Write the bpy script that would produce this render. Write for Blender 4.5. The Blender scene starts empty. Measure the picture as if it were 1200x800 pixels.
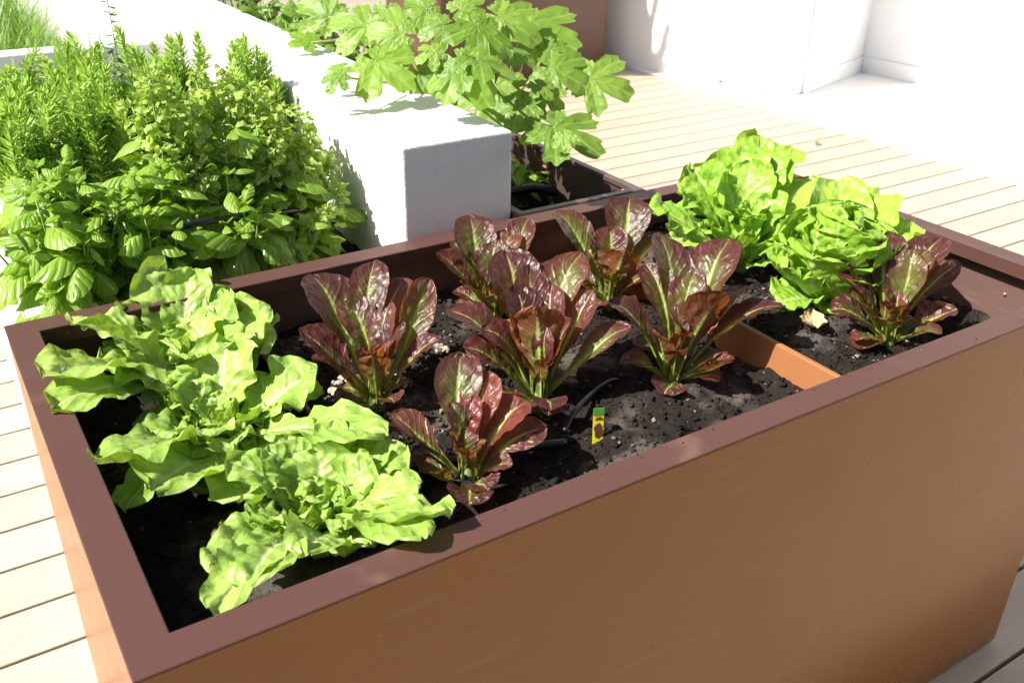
import bpy, math, random
from mathutils import Vector, Matrix, noise
from math import sin, cos, pi, radians, exp

scene = bpy.context.scene
col = scene.collection
random.seed(7)
UP = Vector((0, 0, 1))

HEADS = {
'L1': ((0.226,0.666,0.69), [(0.029, 0.151, 0.139, 0.091, ''), (0.054, 0.119, 0.137, 0.055, ''), (0.084, 0.06, 0.117, 0.065, ''), (0.138, -0.001, 0.099, 0.081, ''), (0.127, -0.049, 0.075, 0.074, ''), (-0.152, -0.042, 0.165, 0.077, ''), (-0.206, -0.127, 0.145, 0.072, ''), (-0.209, -0.174, 0.12, 0.06, 'out'), (-0.017, 0.011, 0.085, 0.078, 'spoon'), (-0.034, 0.133, 0.111, 0.068, ''), (0.05, 0.032, 0.103, 0.066, ''), (-0.106, 0.078, 0.057, 0.076, ''), (0.073, -0.061, 0.042, 0.065, ''), (-0.026, 0.099, 0.086, 0.059, '')]),
'L2': ((0.218,0.483,0.69), [(-0.086, 0.119, 0.1, 0.079, ''), (0.048, 0.082, 0.116, 0.086, ''), (0.137, -0.029, 0.096, 0.075, ''), (-0.176, -0.135, 0.11, 0.063, ''), (-0.129, -0.173, 0.08, 0.08, ''), (-0.163, -0.17, 0.06, 0.044, ''), (-0.039, -0.226, 0.07, 0.066, 'spoon'), (0.149, -0.223, 0.09, 0.058, 'out'), (-0.069, -0.092, 0.012, 0.05, ''), (0.093, 0.004, 0.06, 0.076, ''), (-0.024, 0.069, 0.084, 0.072, ''), (-0.076, 0.045, 0.057, 0.082, ''), (-0.048, -0.112, 0.012, 0.055, 'flat'), (0.055, -0.029, 0.054, 0.071, ''), (-0.036, -0.014, 0.048, 0.069, ''), (0.074, -0.142, 0.012, 0.057, '')]),
'L3': ((0.260,0.235,0.69), [(-0.154, -0.098, 0.075, 0.052, 'out'), (-0.136, -0.171, 0.105, 0.06, 'out'), (-0.175, -0.179, 0.1, 0.044, 'out'), (0.069, -0.209, 0.132, 0.048, 'out'), (0.034, -0.223, 0.13, 0.047, 'out'), (0.069, -0.134, 0.11, 0.044, ''), (0.069, 0.024, 0.066, 0.052, ''), (0.027, 0.059, 0.078, 0.067, ''), (-0.047, 0.05, 0.031, 0.063, ''), (-0.01, 0.062, 0.045, 0.062, ''), (0.04, 0.005, 0.049, 0.053, ''), (-0.056, -0.021, 0.016, 0.061, ''), (0.038, -0.081, 0.017, 0.053, 'spoon'), (-0.013, 0.002, 0.033, 0.048, ''), (-0.003, -0.064, 0.023, 0.054, 'spoon')]),
'R1': ((0.450,0.472,0.69), [(-0.026, 0.151, 0.169, 0.087, ''), (0.062, 0.121, 0.181, 0.066, ''), (0.107, 0.105, 0.148, 0.062, ''), (0.115, 0.031, 0.169, 0.057, 'side'), (-0.082, 0.064, 0.124, 0.078, 'back'), (0.093, -0.034, 0.106, 0.043, ''), (-0.082, 0.03, 0.092, 0.055, 'flat'), (-0.014, -0.028, 0.101, 0.054, 'spoon az=-115'), (0.052, 0.054, 0.138, 0.052, ''), (0.003, 0.101, 0.14, 0.06, ''), (0.054, 0.016, 0.124, 0.051, '')]),
'R2': ((0.748,0.620,0.69), [(0.023, 0.116, 0.163, 0.083, ''), (0.112, 0.066, 0.156, 0.059, ''), (-0.062, 0.077, 0.122, 0.087, 'back'), (-0.029, 0.088, 0.131, 0.061, ''), (0.032, 0.049, 0.132, 0.067, ''), (0.073, 0.055, 0.141, 0.067, ''), (0.089, -0.032, 0.084, 0.06, ''), (-0.049, 0.015, 0.08, 0.068, '')]),
'R3': ((0.667,0.352,0.69), [(0.028, 0.147, 0.197, 0.086, ''), (0.12, 0.074, 0.197, 0.069, ''), (-0.09, 0.118, 0.136, 0.08, ''), (-0.102, 0.05, 0.103, 0.063, 'flat'), (0.003, 0.021, 0.153, 0.091, 'back az=-115'), (0.096, 0.012, 0.16, 0.065, 'back'), (0.045, 0.099, 0.181, 0.061, ''), (0.134, -0.041, 0.115, 0.057, ''), (0.1, 0.114, 0.176, 0.068, ''), (-0.068, 0.055, 0.123, 0.068, ''), (0.039, -0.008, 0.134, 0.063, 'back'), (-0.096, -0.014, 0.049, 0.042, 'flat'), (0.055, 0.06, 0.162, 0.057, ''), (0.007, 0.08, 0.165, 0.065, '')]),
'R4': ((0.978,0.579,0.69), [(-0.03, 0.139, 0.145, 0.081, ''), (0.099, 0.082, 0.167, 0.091, ''), (0.02, -0.009, 0.102, 0.084, 'back az=-115'), (0.142, 0.015, 0.107, 0.065, ''), (0.019, 0.072, 0.112, 0.071, 'green'), (-0.02, 0.046, 0.094, 0.069, 'green'), (-0.089, 0.027, 0.057, 0.068, 'flat'), (0.056, -0.04, 0.058, 0.069, ''), (0.036, 0.057, 0.127, 0.064, '')]),
'R5': ((0.883,0.292,0.69), [(0.063, 0.126, 0.2, 0.067, ''), (0.143, 0.059, 0.198, 0.091, ''), (-0.063, 0.092, 0.124, 0.07, ''), (0.074, -0.011, 0.145, 0.088, 'back az=-105'), (0.179, -0.044, 0.115, 0.063, 'out'), (0.022, 0.113, 0.159, 0.058, ''), (0.049, -0.073, 0.063, 0.052, 'spoon'), (-0.032, 0.013, 0.095, 0.061, 'back'), (0.081, 0.091, 0.163, 0.07, ''), (0.063, 0.045, 0.158, 0.06, 'green'), (-0.082, 0.009, 0.058, 0.05, 'flat'), (0.16, 0.028, 0.124, 0.07, '')]),
'R6': ((0.465,0.225,0.69), [(0.049, 0.099, 0.142, 0.068, ''), (0.068, 0.062, 0.125, 0.062, 'crim'), (0.093, 0.004, 0.102, 0.068, 'crim'), (0.102, -0.034, 0.074, 0.045, 'side'), (-0.063, 0.084, 0.09, 0.056, 'back'), (-0.075, 0.07, 0.076, 0.04, ''), (-0.064, 0.005, 0.048, 0.063, 'spoon'), (-0.004, -0.058, 0.033, 0.054, 'flat'), (0.031, 0.036, 0.11, 0.041, 'crim'), (0.001, 0.04, 0.107, 0.038, ''), (0.043, -0.041, 0.044, 0.038, '')]),
'G1': ((1.246,0.513,0.725), [(0.113, 0.104, 0.218, 0.084, ''), (0.171, 0.066, 0.195, 0.074, ''), (-0.024, 0.145, 0.162, 0.094, ''), (-0.079, 0.111, 0.136, 0.092, ''), (-0.148, 0.114, 0.113, 0.094, 'out'), (-0.14, 0.056, 0.072, 0.106, ''), (-0.012, -0.044, 0.068, 0.099, 'spoon'), (0.171, 0.009, 0.148, 0.097, 'out'), (0.051, 0.128, 0.19, 0.084, ''), (0.058, 0.064, 0.182, 0.082, ''), (-0.044, 0.047, 0.136, 0.097, ''), (0.068, 0.023, 0.149, 0.082, ''), (0.088, -0.033, 0.103, 0.081, ''), (0.003, 0.074, 0.162, 0.075, ''), (0.073, 0.105, 0.199, 0.084, ''), (0.121, 0.071, 0.194, 0.077, '')]),
'G2': ((1.270,0.319,0.722), [(-0.095, 0.077, 0.088, 0.097, 'spoon'), (0.113, 0.107, 0.178, 0.095, 'out'), (0.172, -0.02, 0.124, 0.099, 'out'), (-0.112, 0.017, 0.019, 0.084, 'out'), (-0.039, -0.056, 0.012, 0.059, 'out'), (0.168, 0.06, 0.161, 0.095, 'out'), (-0.066, -0.024, 0.065, 0.097, 'spoon')]),
'R7': ((1.249,0.171,0.715), [(0.059, 0.091, 0.162, 0.078, ''), (0.136, 0.036, 0.154, 0.075, ''), (-0.027, 0.116, 0.134, 0.063, ''), (-0.055, 0.079, 0.11, 0.057, 'grey'), (-0.081, 0.064, 0.06, 0.065, 'out'), (-0.08, -0.005, 0.017, 0.064, 'spoon'), (0.1, -0.041, 0.059, 0.071, 'spoon'), (0.164, 0.001, 0.107, 0.038, 'side'), (0.056, 0.028, 0.145, 0.065, 'green back'), (0.055, 0.036, 0.114, 0.057, ''), (-0.04, -0.016, 0.062, 0.052, 'back'), (0.085, 0.022, 0.144, 0.057, 'green'), (-0.06, 0.043, 0.092, 0.07, 'back')]),
}
FIG = [(0.747, 1.222, 1.02, 0.672, 1.228, 0.997), (0.774, 1.119, 1.05, 0.808, 1.045, 1.022), (0.869, 0.939, 1.07, 0.763, 0.941, 1.033), (0.861, 0.926, 1.07, 0.873, 0.806, 1.005), (1.046, 1.034, 1.06, 1.088, 0.969, 1.042), (0.682, 1.088, 1.035, 0.625, 1.067, 1.0), (0.889, 0.909, 1.08, 0.947, 0.835, 1.066), (1.015, 1.05, 0.99, 0.952, 0.981, 0.924), (0.832, 0.972, 1.09, 0.763, 0.981, 1.071), (0.998, 0.803, 0.96, 1.043, 0.725, 0.937), (0.978, 0.747, 0.96, 0.962, 0.7, 0.926), (1.003, 0.884, 0.94, 0.966, 0.867, 0.915), (1.257, 1.043, 0.98, 1.334, 0.95, 0.964), (1.228, 1.172, 1.02, 1.281, 1.153, 1.038), (1.247, 1.273, 1.06, 1.33, 1.146, 1.025), (1.148, 1.249, 1.09, 1.207, 1.143, 1.055), (0.953, 1.157, 1.1, 0.861, 1.174, 1.079), (0.966, 1.256, 1.12, 0.87, 1.273, 1.098), (0.879, 1.211, 1.08, 0.815, 1.262, 1.095), (0.908, 1.446, 1.06, 0.809, 1.533, 1.089), (0.956, 1.021, 1.12, 0.924, 0.969, 1.074), (1.116, 1.005, 0.97, 1.054, 0.977, 0.929), (0.896, 1.306, 1.1, 0.878, 1.371, 1.146), (1.032, 1.222, 1.12, 1.096, 1.219, 1.156), (0.909, 1.194, 1.0, 0.907, 1.116, 0.953), (1.069, 0.97, 1.0, 1.085, 0.915, 0.975), (0.947, 1.77, 1.03, 0.891, 1.855, 1.076), (1.027, 0.969, 0.97, 0.962, 0.915, 0.912), (1.153, 1.736, 1.02, 1.251, 1.698, 1.052), (1.187, 1.094, 1.0, 1.248, 1.0, 0.975), (0.854, 1.666, 0.99, 0.807, 1.738, 1.028)]
CAM = ([-0.04906, -0.66635, 1.45], [[0.842321, -0.538733, 0.016178], [0.240427, 0.402439, 0.883311], [-0.482379, -0.740142, 0.468509]], 33.3085)

# ------------------------------------------------------------------ helpers
def sm(a, b, x):
    t = min(1.0, max(0.0, (x - a) / (b - a)))
    return t * t * (3 - 2 * t)

def interp(tab, x):
    for i in range(len(tab) - 1):
        x0, y0 = tab[i]; x1, y1 = tab[i + 1]
        if x <= x1:
            t = (x - x0) / (x1 - x0)
            t = t * t * (3 - 2 * t) * .5 + t * .5
            return y0 + (y1 - y0) * t
    return tab[-1][1]

def N3(x, y, z):
    return noise.noise(Vector((x, y, z)))

class MB:
    """collects faces, then links them as one mesh object"""
    def __init__(s):
        s.v = []; s.f = []; s.uv = []; s.t = []; s.r = []; s.m = []
    def vert(s, p, uv=(0, 0), t=0.0, r=0.0):
        s.v.append((p[0], p[1], p[2])); s.uv.append(uv); s.t.append(t); s.r.append(r)
        return len(s.v) - 1
    def face(s, *i, m=0):
        s.f.append(i); s.m.append(m)
    def grid(s, pts, uvs, t=0.0, r=0.0, m=0):
        nu = len(pts); nv = len(pts[0]); k = len(s.v)
        for i in range(nu):
            for j in range(nv):
                s.vert(pts[i][j], uvs[i][j], t, r)
        for i in range(nu - 1):
            for j in range(nv - 1):
                a = k + i * nv + j
                s.face(a, a + 1, a + nv + 1, a + nv, m=m)
    def box(s, x0, y0, z0, x1, y1, z1, m=0, r=0.0):
        k = len(s.v)
        for z in (z0, z1):
            for x, y in ((x0, y0), (x1, y0), (x1, y1), (x0, y1)):
                s.vert((x, y, z), (x, y), 0, r)
        for q in ((0, 3, 2, 1), (4, 5, 6, 7), (0, 1, 5, 4), (1, 2, 6, 5), (2, 3, 7, 6), (3, 0, 4, 7)):
            s.face(*[k + a for a in q], m=m)
    def tube(s, pts, rad, n=8, r=0.0, t=0.0, cap=True):
        pts = [Vector(p) for p in pts]
        rads = rad if isinstance(rad, (list, tuple)) else [rad] * len(pts)
        k = len(s.v); ref = None
        for i, p in enumerate(pts):
            d = (pts[min(i + 1, len(pts) - 1)] - pts[max(i - 1, 0)]).normalized()
            a = Vector((1, 0, 0)) if abs(d.x) < .8 else Vector((0, 1, 0))
            if ref is None: ref = (a - d * a.dot(d)).normalized()
            ref = (ref - d * ref.dot(d)).normalized()
            b = d.cross(ref)
            for j in range(n):
                w = 2 * pi * j / n
                s.vert(p + (ref * cos(w) + b * sin(w)) * rads[i], (i / max(1, len(pts) - 1), j / n), t, r)
        for i in range(len(pts) - 1):
            for j in range(n):
                a = k + i * n + j; b2 = k + i * n + (j + 1) % n
                s.face(a, b2, b2 + n, a + n)
        if cap:
            s.face(*[k + j for j in range(n)][::-1])
            s.face(*[k + (len(pts) - 1) * n + j for j in range(n)])
    def build(s, name, mats, parent=None, smooth=True, loc=None):
        me = bpy.data.meshes.new(name)
        me.from_pydata(s.v, [], s.f)
        ul = me.uv_layers.new(name='UVMap')
        li = [0] * len(me.loops); me.loops.foreach_get('vertex_index', li)
        flat = [0.0] * (2 * len(li))
        for a, i in enumerate(li):
            flat[2 * a], flat[2 * a + 1] = s.uv[i]
        ul.data.foreach_set('uv', flat)
        for nm, dat in (('tint', s.t), ('rnd', s.r)):
            at = me.attributes.new(nm, 'FLOAT', 'POINT'); at.data.foreach_set('value', dat)
        for mt in (mats if isinstance(mats, (list, tuple)) else [mats]):
            me.materials.append(mt)
        me.polygons.foreach_set('material_index', s.m)
        me.polygons.foreach_set('use_smooth', [smooth] * len(s.f))
        me.update()
        o = bpy.data.objects.new(name, me); col.objects.link(o)
        if parent: o.parent = parent
        if loc is not None: o.location = loc
        return o

def tag(o, label=None, cat=None, group=None, kind=None):
    if label: o['label'] = label
    if cat: o['category'] = cat
    if group: o['group'] = group
    if kind: o['kind'] = kind
    return o

def thing(name, label, cat, loc=(0, 0, 0), group=None):
    o = bpy.data.objects.new(name, None); col.objects.link(o); o.location = loc
    o.empty_display_size = .05
    return tag(o, label, cat, group)

def bevel(o, w, seg=2):
    m = o.modifiers.new('Bevel', 'BEVEL'); m.width = w; m.segments = seg; m.limit_method = 'ANGLE'
    m.angle_limit = radians(40)
    return o

# ------------------------------------------------------------------ materials
class NT:
    def __init__(s, name):
        s.mat = bpy.data.materials.new(name); s.mat.use_nodes = True
        s.nt = s.mat.node_tree; s.nt.nodes.clear()
        s.out = s.nt.nodes.new('ShaderNodeOutputMaterial')
    def n(s, typ, **kw):
        nd = s.nt.nodes.new('ShaderNode' + typ)
        for k, v in kw.items(): setattr(nd, k, v)
        return nd
    def l(s, a, b): s.nt.links.new(a, b)
    def put(s, sock, v):
        if isinstance(v, bpy.types.NodeSocket): s.l(v, sock)
        else:
            if isinstance(v, (tuple, list)) and len(v) == 3 and sock.type == 'RGBA': v = (*v, 1)
            sock.default_value = v
    def math(s, op, a, b=0.0, c=None, clamp=False):
        nd = s.n('Math', operation=op, use_clamp=clamp)
        s.put(nd.inputs[0], a); s.put(nd.inputs[1], b)
        if c is not None: s.put(nd.inputs[2], c)
        return nd.outputs[0]
    def ss(s, a, b, x):
        nd = s.n('MapRange', interpolation_type='SMOOTHSTEP')
        s.put(nd.inputs['Value'], x); s.put(nd.inputs['From Min'], a); s.put(nd.inputs['From Max'], b)
        return nd.outputs[0]
    def mix(s, f, a, b, blend='MIX'):
        nd = s.n('Mix', data_type='RGBA', blend_type=blend)
        s.put(nd.inputs[0], f); s.put(nd.inputs[6], a); s.put(nd.inputs[7], b)
        return nd.outputs[2]
    def noise(s, vec=None, scale=5.0, detail=3.0, rough=.5, dist=0.0):
        nd = s.n('TexNoise')
        if vec is not None: s.l(vec, nd.inputs['Vector'])
        nd.inputs['Scale'].default_value = scale; nd.inputs['Detail'].default_value = detail
        nd.inputs['Roughness'].default_value = rough; nd.inputs['Distortion'].default_value = dist
        return nd.outputs['Fac']
    def vor(s, vec=None, scale=5.0, feature='F1', rand=1.0):
        nd = s.n('TexVoronoi', feature=feature)
        if vec is not None: s.l(vec, nd.inputs['Vector'])
        nd.inputs['Scale'].default_value = scale
        if 'Randomness' in nd.inputs: nd.inputs['Randomness'].default_value = rand
        return nd
    def geo(s): return s.n('NewGeometry')
    def pos(s): return s.geo().outputs['Position']
    def obj(s): return s.n('TexCoord').outputs['Object']
    def mapping(s, vec, scale=(1, 1, 1), rot=(0, 0, 0)):
        nd = s.n('Mapping'); s.l(vec, nd.inputs['Vector'])
        nd.inputs['Scale'].default_value = scale; nd.inputs['Rotation'].default_value = rot
        return nd.outputs[0]
    def attr(s, nm):
        return s.n('Attribute', attribute_name=nm).outputs['Fac']
    def uvs(s):
        nd = s.n('UVMap', uv_map='UVMap'); sp = s.n('SeparateXYZ'); s.l(nd.outputs[0], sp.inputs[0])
        return sp.outputs[0], sp.outputs[1]
    def bump(s, h, strength=.3, dist=.002, nrm=None):
        nd = s.n('Bump'); s.put(nd.inputs['Height'], h)
        nd.inputs['Strength'].default_value = strength; nd.inputs['Distance'].default_value = dist
        if nrm is not None: s.l(nrm, nd.inputs['Normal'])
        return nd.outputs[0]
    def princ(s, base, rough=.5, spec=.5, nrm=None, metal=0.0, coat=0.0, coatr=.1):
        p = s.n('BsdfPrincipled')
        s.put(p.inputs['Base Color'], base); s.put(p.inputs['Roughness'], rough)
        s.put(p.inputs['Specular IOR Level'], spec); s.put(p.inputs['Metallic'], metal)
        s.put(p.inputs['Coat Weight'], coat); s.put(p.inputs['Coat Roughness'], coatr)
        if nrm is not None: s.l(nrm, p.inputs['Normal'])
        return p.outputs[0]
    def fin(s, sh):
        s.l(sh, s.out.inputs['Surface']); return s.mat
    def leaf(s, base, trans, w, rough, spec, nrm):
        p = s.princ(base, rough, spec, nrm)
        t = s.n('BsdfTranslucent'); s.put(t.inputs[0], trans)
        if nrm is not None: s.l(nrm, t.inputs['Normal'])
        m = s.n('MixShader'); s.put(m.inputs[0], w); s.l(p, m.inputs[1]); s.l(t.outputs[0], m.inputs[2])
        return s.fin(m.outputs[0])

def veins(g, nv, k, seed=3.0):
    """midrib and side vein masks from the leaf's own uv"""
    u, v = g.uvs()
    av = g.math('ABSOLUTE', g.math('MULTIPLY', g.math('SUBTRACT', v, .5), 2.0))
    nz = g.noise(g.obj(), 28.0, 2.0)
    ph = g.math('ADD', g.math('SUBTRACT', g.math('MULTIPLY', u, nv), g.math('MULTIPLY', av, k)), g.math('MULTIPLY', nz, 1.1))
    wv = g.math('ABSOLUTE', g.math('SUBTRACT', g.math('FRACT', ph), .5))
    side = g.ss(.09, .0, wv)
    return u, v, av, nz, side, wv

def mat_red():
    g = NT('red_romaine_leaf')
    u, v, av, nz, side, wv = veins(g, 9.0, 2.2)
    ribw = g.math('ADD', g.math('MULTIPLY', g.math('POWER', g.math('SUBTRACT', 1.0, u), 1.6), .62), .035)
    rib = g.math('SUBTRACT', 1.0, g.ss(0.0, 1.0, g.math('DIVIDE', av, ribw)))
    tint = g.attr('tint')
    red = g.math('ADD', g.math('ADD', g.math('MULTIPLY', u, 1.15), g.math('MULTIPLY', av, .55)), g.math('MULTIPLY', g.math('SUBTRACT', nz, .5), .9))
    red = g.ss(.34, 1.12, g.math('ADD', red, g.math('MULTIPLY', tint, .5)))
    fine = g.noise(g.obj(), 160.0, 3.0)
    deep = g.mix(fine, (.052, .014, .014), (.118, .036, .030))
    crim = g.math('MULTIPLY', g.ss(.3, 1.0, tint), .8)
    deep = g.mix(crim, deep, (.16, .020, .030))
    green = g.mix(fine, (.075, .105, .018), (.14, .15, .03))
    base = g.mix(red, green, deep)
    bf = g.geo().outputs['Backfacing']
    outer = g.mix(red, g.mix(fine, (.09, .13, .022), (.15, .18, .035)), g.mix(fine, (.105, .038, .016), (.18, .065, .024)))
    base = g.mix(bf, outer, base)
    base = g.mix(g.math('MULTIPLY', side, .06), base, (.20, .13, .06))
    rnd = g.attr('rnd')
    base = g.mix(g.math('MULTIPLY', g.ss(.45, .0, rnd), .55), base, g.mix(bf, (.05, .028, .010), (.030, .012, .010)))
    base = g.mix(g.math('MULTIPLY', g.ss(.55, 1.0, rnd), .55), base, g.mix(red, (.15, .15, .03), (.165, .062, .026)))
    spot = g.math('MULTIPLY', g.ss(.64, .74, g.noise(g.obj(), 33.0, 4.0, .6)), .5)
    base = g.mix(spot, base, (.10, .075, .022))
    ribc = g.mix(g.ss(.45, 1.05, u), (.34, .48, .08), (.40, .26, .14))
    base = g.mix(rib, base, ribc)
    tr = g.mix(red, (.46, .48, .05), (.56, .15, .03))
    tr = g.mix(g.math('MULTIPLY', side, .35), tr, (.6, .45, .1))
    tr = g.mix(rib, tr, (.55, .6, .15))
    pk = g.noise(g.obj(), 75.0, 3.0, .55)
    h = g.math('ADD', g.math('MULTIPLY', pk, 1.0), g.math('MULTIPLY', g.ss(.0, .22, wv), .30))
    h = g.math('ADD', h, g.math('MULTIPLY', g.vor(g.obj(), 95.0, 'SMOOTH_F1').outputs['Distance'], -.9))
    nrm = g.bump(h, .42, .006)
    nrm = g.bump(fine, .15, .0012, nrm)
    return g.leaf(base, tr, .27, g.math('ADD', g.math('MULTIPLY', g.noise(g.obj(), 55.0, 3.0), .20), .30), .55, nrm)

def mat_green(name, base_a, base_b, trans, rib_c, rough=.42):
    g = NT(name)
    u, v, av, nz, side, wv = veins(g, 8.0, 2.2)
    ribw = g.math('ADD', g.math('MULTIPLY', g.math('POWER', g.math('SUBTRACT', 1.0, u), 1.4), .46), .045)
    rib = g.math('SUBTRACT', 1.0, g.ss(0.0, 1.0, g.math('DIVIDE', av, ribw)))
    fine = g.noise(g.obj(), 120.0, 3.0)
    tint = g.attr('tint')
    c = g.math('ADD', g.math('ADD', g.math('MULTIPLY', nz, .7), g.math('MULTIPLY', fine, .5)), g.math('MULTIPLY', tint, .5), clamp=True)
    base = g.mix(c, base_a, base_b)
    base = g.mix(g.math('MULTIPLY', side, .35), base, rib_c)
    base = g.mix(g.math('MULTIPLY', rib, .8), base, rib_c)
    ble = g.math('MULTIPLY', g.ss(.66, .72, g.noise(g.obj(), 26.0, 4.0, .65)), g.ss(.70, 1.0, av))
    base = g.mix(g.math('MULTIPLY', ble, .55), base, (.36, .30, .08))
    tr = g.mix(rib, trans, (.65, .75, .3))
    pk = g.noise(g.obj(), 62.0, 3.0, .5)
    vo = g.vor(g.obj(), 85.0, 'SMOOTH_F1').outputs['Distance']
    h = g.math('ADD', g.math('ADD', g.math('MULTIPLY', pk, .9), g.math('MULTIPLY', g.ss(0, .4, wv), .4)), g.math('MULTIPLY', vo, -.9))
    nrm = g.bump(h, .42, .006)
    nrm = g.bump(fine, .25, .001, nrm)
    return g.leaf(base, tr, .26, rough, .4, nrm)

def mat_herb(name, a, b, trans, rib_c, nv=5.0, k=1.4, rough=.38, w=.28, bstr=.5, oscale=40.0):
    g = NT(name)
    u, v, av, nz, side, wv = veins(g, nv, k)
    rnd = g.attr('rnd')
    c = g.math('ADD', g.math('MULTIPLY', rnd, .65), g.math('MULTIPLY', nz, .4), clamp=True)
    base = g.mix(c, a, b)
    rib = g.math('SUBTRACT', 1.0, g.ss(.02, .10, av))
    base = g.mix(g.math('MULTIPLY', side, .3), base, rib_c)
    base = g.mix(g.math('MULTIPLY', rib, .8), base, rib_c)
    h = g.math('ADD', g.ss(0, .35, wv), g.math('MULTIPLY', g.noise(g.obj(), oscale * 2, 2.0), .8))
    nrm = g.bump(h, bstr, .003)
    return g.leaf(base, trans, w, rough, .45, nrm)

def mat_plain(name, c, rough=.5, spec=.5, var=.15, scale=20.0, bstr=0.0, bdist=.001):
    g = NT(name)
    nz = g.noise(g.obj(), scale, 4.0)
    base = g.mix(nz, tuple(x * (1 - var) for x in c), tuple(min(1, x * (1 + var)) for x in c))
    return g.fin(g.princ(base, rough, spec, g.bump(g.noise(g.obj(), scale * 6, 3.0), bstr, bdist) if bstr else None))

def mat_paint(name, c, rough, scr=.5, coat=.0, spec=.5):
    """brown powder coat with faint diagonal scuffs, dust and small chips"""
    g = NT(name)
    p = g.pos()
    sc1 = g.noise(g.mapping(p, (5, 5, 60), (0, radians(28), 0)), 1.0, 4.0, .6)
    sc2 = g.noise(g.mapping(p, (9, 9, 160), (0, radians(35), 0)), 1.0, 3.0, .6)
    big = g.noise(p, 3.2, 4.0)
    base = g.mix(big, tuple(x * .86 for x in c), tuple(x * 1.14 for x in c))
    s1 = g.math('MULTIPLY', g.ss(.56, .78, sc1), .30 * scr)
    s2 = g.math('MULTIPLY', g.math('MULTIPLY', g.ss(.62, .75, sc2), g.ss(.45, .65, big)), .5 * scr)
    base = g.mix(g.math('ADD', s1, s2), base, (.36, .25, .17))
    v = g.vor(p, 38.0)
    sp = g.math('MULTIPLY', g.ss(.055, .03, v.outputs['Distance']), g.ss(.60, .64, g.noise(p, 9.0, 2.0)))
    base = g.mix(g.math('MULTIPLY', sp, .55), base, (.55, .48, .44))
    fine = g.noise(p, 900.0, 2.0)
    base = g.mix(.12, base, g.mix(fine, (.02, .01, .01), (.3, .22, .2)))
    ro = g.math('ADD', g.math('MULTIPLY', g.noise(p, 14.0, 4.0), .14), rough)
    nrm = g.bump(g.noise(p, 420.0, 2.0), .06, .0008)
    return g.fin(g.princ(base, ro, spec, nrm, coat=coat, coatr=.12))

def mat_white(name, c=(.85, .845, .83), rough=.7, bs=.5):
    g = NT(name)
    p = g.pos()
    a = g.noise(p, 120.0, 4.0, .6); b = g.noise(p, 2.5, 4.0)
    base = g.mix(b, tuple(x * .95 for x in c), c)
    nrm = g.bump(g.math('ADD', a, g.math('MULTIPLY', g.noise(p, 45.0, 3.0), .7)), bs, .004)
    return g.fin(g.princ(base, rough, .3, nrm))

def mat_deck():
    g = NT('deck_boards')
    p = g.pos()
    rnd = g.geo().outputs['Random Per Island']
    off = g.n('CombineXYZ'); g.l(g.math('MULTIPLY', rnd, 37.0), off.inputs[0]); g.l(g.math('MULTIPLY', rnd, 5.0), off.inputs[2])
    ad = g.n('VectorMath', operation='ADD'); g.l(p, ad.inputs[0]); g.l(off.outputs[0], ad.inputs[1])
    q = ad.outputs[0]
    gr = g.noise(g.mapping(q, (5, 85, 5)), 1.0, 4.0, .55, .9)
    gr2 = g.noise(g.mapping(q, (16, 330, 10)), 1.0, 3.0, .6, .5)
    line = g.ss(.44, .60, gr2)
    c = g.mix(gr, (.325, .270, .205), (.41, .35, .275))
    c = g.mix(g.math('MULTIPLY', line, .35), c, (.36, .28, .20))
    c = g.mix(g.math('MULTIPLY', rnd, .35), c, (.52, .44, .34))
    st = g.ss(.62, .8, g.noise(p, 2.2, 5.0, .65))
    c = g.mix(g.math('MULTIPLY', st, .25), c, (.33, .25, .17))
    h = g.math('SUBTRACT', g.math('MULTIPLY', gr, .6), line)
    return g.fin(g.princ(c, .55, .35, g.bump(h, .45, .0022)))

def mat_soil():
    g = NT('potting_soil')
    p = g.pos()
    r = g.attr('rnd')
    a = g.noise(p, 55.0, 6.0, .7); b = g.noise(p, 9.0, 3.0)
    c = g.mix(a, (.007, .006, .005), (.055, .045, .037))
    c = g.mix(g.math('MULTIPLY', g.ss(.52, .66, b), .65), c, g.mix(a, (.05, .042, .035), (.33, .29, .245)))
    vo = g.vor(p, 260.0)
    pale = g.math('MULTIPLY', g.ss(.16, .05, vo.outputs['Distance']), g.ss(.5, .62, g.noise(p, 40.0, 2.0)))
    c = g.mix(g.math('MULTIPLY', pale, .6), c, (.40, .36, .31))
    c = g.mix(g.ss(.93, .95, r), c, (.38, .35, .30))
    c = g.mix(g.ss(.975, .98, r), c, (.30, .19, .10))
    h = g.math('ADD', a, g.math('MULTIPLY', g.noise(p, 260.0, 4.0, .75), .9))
    return g.fin(g.princ(c, .95, .15, g.bump(h, 1.0, .009)))

M = {}
M['red'] = mat_red()
M['lime'] = mat_green('lime_lettuce_leaf', (.19, .345, .040), (.40, .55, .12), (.44, .64, .045), (.62, .70, .36))
M['butter'] = mat_green('butterhead_leaf', (.19, .38, .025), (.37, .57, .075), (.44, .70, .04), (.56, .68, .25), .38)
M['crisp'] = M['butter']
M['basil'] = mat_herb('basil_leaf', (.13, .27, .020), (.30, .46, .058), (.48, .72, .045), (.42, .56, .16), rough=.34, w=.40)
M['flower'] = mat_herb('curly_basil_leaf', (.32, .47, .08), (.52, .64, .20), (.60, .80, .12), (.55, .66, .28), rough=.45, w=.48)
M['rosemary'] = mat_herb('rosemary_needle', (.19, .36, .045), (.48, .64, .15), (.52, .80, .10), (.44, .56, .18), nv=1, k=0, rough=.45, w=.36, bstr=.0)
M['grey_herb'] = mat_herb('grey_herb_leaf', (.16, .23, .08), (.32, .38, .18), (.3, .42, .12), (.34, .4, .2), rough=.6)
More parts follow.
